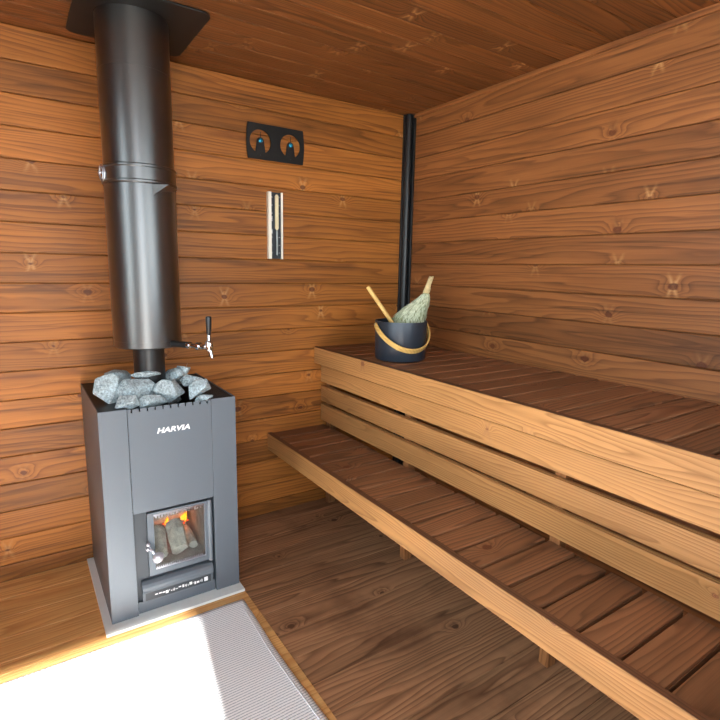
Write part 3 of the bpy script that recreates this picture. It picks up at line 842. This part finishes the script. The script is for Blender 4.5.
# bail handle swung down over the front right
ph = R(25)
fw = Vector((-0.61*math.cos(ph)+0.79*math.sin(ph), -0.61*math.sin(ph)-0.79*math.cos(ph), 0)).normalized()
ax_ = Vector((-fw.y, fw.x, 0))
pv = Vector((bx, by, bz+0.148))
tilt = R(38)
dn = fw*math.cos(tilt) + Vector((0, 0, -math.sin(tilt)))
nrm = ax_.cross(dn).normalized()
bm = B()
N = 40; rr = 0.1165; prev = None; rings = []
for k in range(N+1):
    a = math.pi*k/N
    radial = ax_*math.cos(a)*1.3 + dn*math.sin(a)
    rad = radial.normalized()
    c = pv + ax_*rr*math.cos(a) + dn*0.158*math.sin(a)
    hw, ht = 0.0115, 0.003
    rings.append([bm.verts.new(c + nrm*hw*p + rad*ht*q) for p, q in ((-1, -1), (1, -1), (1, 1), (-1, 1))])
for A, Q in zip(rings, rings[1:]):
    for k in range(4): bm.faces.new((A[k], A[(k+1)%4], Q[(k+1)%4], Q[k]))
bm.faces.new(rings[0][::-1]); bm.faces.new(rings[-1])
tag(obj('bail_handle', bm, M_birch, bk, bevel=0.0012), 'bent pale wood carrying handle')
for s in (-1, 1):
    bm = B(); tube(bm, [pv+ax_*s*(rb-0.002), pv+ax_*s*0.1205], 0.005, 12)
    obj('handle_pin', bm, M_steel, bk, smooth=True, autosmooth=40)

ld = thing('ladle', (-0.418, -0.425, bz+0.02), 'wooden ladle handle sticking out of the bucket to the left', 'ladle')
p1 = Vector((-0.5241, -0.4153, 1.0986)); p0 = Vector((-0.4468, -0.4633, 0.9724)); dv_ = (p0-p1)
p2 = p1 + dv_*1.75
bm = B(); tube(bm, [p1, p1+dv_*0.02, p0, p2], [0.007, 0.0085, 0.0085, 0.0085], 18)
obj('handle', bm, M_rodwood, ld, smooth=True, autosmooth=28)
bm = B()
bc = p2 + Vector((0.0, -0.02, -0.012))
lathe(bm, bc.x, bc.y, [(0, bc.z-0.018), (0.025, bc.z-0.016), (0.036, bc.z+0.002), (0.038, bc.z+0.02), (0.035, bc.z+0.02), (0.033, bc.z+0.004), (0, bc.z-0.012)], 28)
obj('scoop', bm, M_bucket, ld, smooth=True)

wk = thing('bath_whisk', (-0.33, -0.48, 0.84), 'pale green leafy bath whisk standing in the bucket, stem upwards', 'whisk')
tip = Vector((-0.263, -0.507, 1.143)); neck = Vector((-0.280, -0.496, 1.066))
rgt = Vector((0.83, -0.557, 0)); 
cen = [(-0.2625, -0.5075, 1.143, 0.0095), (-0.272, -0.501, 1.11, 0.0095), (-0.280, -0.496, 1.075, 0.0125)]
fan = [(1.075, -0.290, 0.0135), (1.055, -0.297, 0.024), (1.030, -0.312, 0.042), (1.00, -0.332, 0.056), (0.965, -0.349, 0.072), (0.92, -0.345, 0.060), (0.87, -0.345, 0.052), (0.84, -0.345, 0.046)]
def fanpt(s):       # s in 0..1 along the bundle -> centre, half width
    q = s*(len(fan)-1); k = min(int(q), len(fan)-2); f = q-k
    z_ = fan[k][0]+(fan[k+1][0]-fan[k][0])*f; xx = fan[k][1]+(fan[k+1][1]-fan[k][1])*f; w = fan[k][2]+(fan[k+1][2]-fan[k][2])*f
    c = Vector((-0.366, -0.440, 0)) + rgt*((xx+0.376)/0.83)
    return Vector((c.x, c.y, z_)), w
bm = B()
tube(bm, [Vector(c[:3]) for c in cen], [c[3] for c in cen], 12)
for k in range(14):
    a = 2*math.pi*k/14
    d_ = (rgt*math.cos(a) + Vector((0.557, 0.83, 0))*math.sin(a))
    tube(bm, [tip + d_*0.008 + Vector((0, 0, random.uniform(-.004, .004))), Vector(cen[1][:3]) + d_*0.009, Vector(cen[2][:3]) + d_*0.0125], 0.0022, 6)
tag(obj('stem', bm, M_twig, wk, smooth=True), 'bundle of bare pale twigs')
bm = B()
for zc in (0.35, 0.42, 0.5):
    c = tip.lerp(neck, zc+0.3); rp = [c + rgt*0.0125*math.cos(2*math.pi*k/16) + Vector((0.557, 0.83, 0))*0.0125*math.sin(2*math.pi*k/16) for k in range(17)]
    tube(bm, rp, 0.0018, 6, cap=False)
obj('binding', bm, M_twig, wk, smooth=True)
bm = B()
fwd = Vector((0.557, 0.83, 0))
prev = None
core_bm, bm = bm, B()
for s in [k/14 for k in range(15)]:       # inner mass of leaves
    c, w = fanpt(s)
    ring = [bm.verts.new(c + rgt*math.cos(2*math.pi*k/24)*w*0.93*(1+0.05*math.sin(5*k+9*s)) + fwd*math.sin(2*math.pi*k/24)*w*0.6) for k in range(24)]
    if prev:
        for k in range(24): bm.faces.new((prev[k], prev[(k+1)%24], ring[(k+1)%24], ring[k]))
    prev = ring
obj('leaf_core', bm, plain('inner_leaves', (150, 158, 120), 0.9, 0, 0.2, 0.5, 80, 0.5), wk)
bm = core_bm
rn = random.Random(21)
for k in range(2200):                     # leaves and fine twigs lying along it
    s = rn.random()**0.8*0.80
    a = rn.uniform(0, 2*math.pi)
    c, w = fanpt(s); c2, w2 = fanpt(min(1, s+0.11))
    d0 = rgt*math.cos(a)*w + fwd*math.sin(a)*w*0.64
    a2 = a + rn.uniform(-0.12, 0.12)
    d1 = rgt*math.cos(a2)*w2 + fwd*math.sin(a2)*w2*0.64
    P0 = c + d0*rn.uniform(0.93, 1.03); P1 = c2 + d1*rn.uniform(0.95, 1.08)
    ln_ = rn.uniform(0.5, 1.1); P1 = P0 + (P1-P0)*ln_
    side = (P1-P0).cross(d0).normalized()*rn.uniform(0.0010, 0.0032)
    mid = P0.lerp(P1, 0.5) + d0.normalized()*0.0015
    vs = [bm.verts.new(p) for p in (P0, mid+side, P1, mid-side)]
    bm.faces.new(vs)
obj('leaf_bundle', bm, M_leaf, wk)

# ------------------------------------------------------------------ light
w = bpy.data.worlds.new('sky'); sc.world = w; w.use_nodes = True
nt = w.node_tree; bg = nt.nodes['Background']
bg.inputs[0].default_value = (0.80, 0.91, 1.0, 1); bg.inputs[1].default_value = 6.0
sun = bpy.data.lights.new('sun', 'SUN'); sun.energy = 28; sun.angle = R(2.2); sun.color = (1, 0.96, 0.9)
so = bpy.data.objects.new('sun', sun); COL.objects.link(so)
so.rotation_euler = Vector((0.128, 1.0, -0.966)).to_track_quat('-Z', 'Y').to_euler()
so.location = (-1.8, -6, 5)
for nm, sx_, sy_, loc, rot in (('doorway_sky', DX1-DX0, DZ, ((DX0+DX1)/2, YF-0.04, DZ/2), (R(90), 0, 0)),
                               ('front_window_sky', VX1-VX0, VZ1-VZ0, ((VX0+VX1)/2, YF-0.045, (VZ0+VZ1)/2), (R(90), 0, 0)),
                               ('left_window_sky', WZ1-WZ0, WY1-WY0, (XL-0.045, (WY0+WY1)/2, (WZ0+WZ1)/2), (0, R(-90), 0))):
    po = bpy.data.lights.new(nm, 'AREA'); po.shape = 'RECTANGLE'; po.size = sx_; po.size_y = sy_; po.cycles.is_portal = True
    pp = bpy.data.objects.new(nm, po); COL.objects.link(pp)
    pp.location = loc; pp.rotation_euler = rot

# ------------------------------------------------------------------ camera
yaw, pitch, roll = -0.5913, -0.1745, 0.0204
f = Vector((-math.cos(pitch)*math.sin(yaw), math.cos(pitch)*math.cos(yaw), math.sin(pitch)))
r0 = f.cross(Vector((0, 0, 1))).normalized(); u0 = r0.cross(f)
r_ = r0*math.cos(roll) + u0*math.sin(roll); u_ = -r0*math.sin(roll) + u0*math.cos(roll)
cam = bpy.data.cameras.new('camera'); cam.sensor_width = 36; cam.lens = 514.928*36/720; cam.clip_start = 0.02
co = bpy.data.objects.new('camera', cam); COL.objects.link(co)
mt = Matrix(((r_.x, u_.x, -f.x, -1.72820), (r_.y, u_.y, -f.y, -2.16372), (r_.z, u_.z, -f.z, 1.16852), (0, 0, 0, 1)))
co.matrix_world = mt
sc.camera = co

vs_ = sc.view_settings
vs_.view_transform = 'Standard'; vs_.look = 'None'; vs_.gamma = 1.0; vs_.exposure = 0.6; vs_.use_curve_mapping = False
sc.cycles.max_bounces = 12; sc.cycles.diffuse_bounces = 8; sc.cycles.use_denoising = True
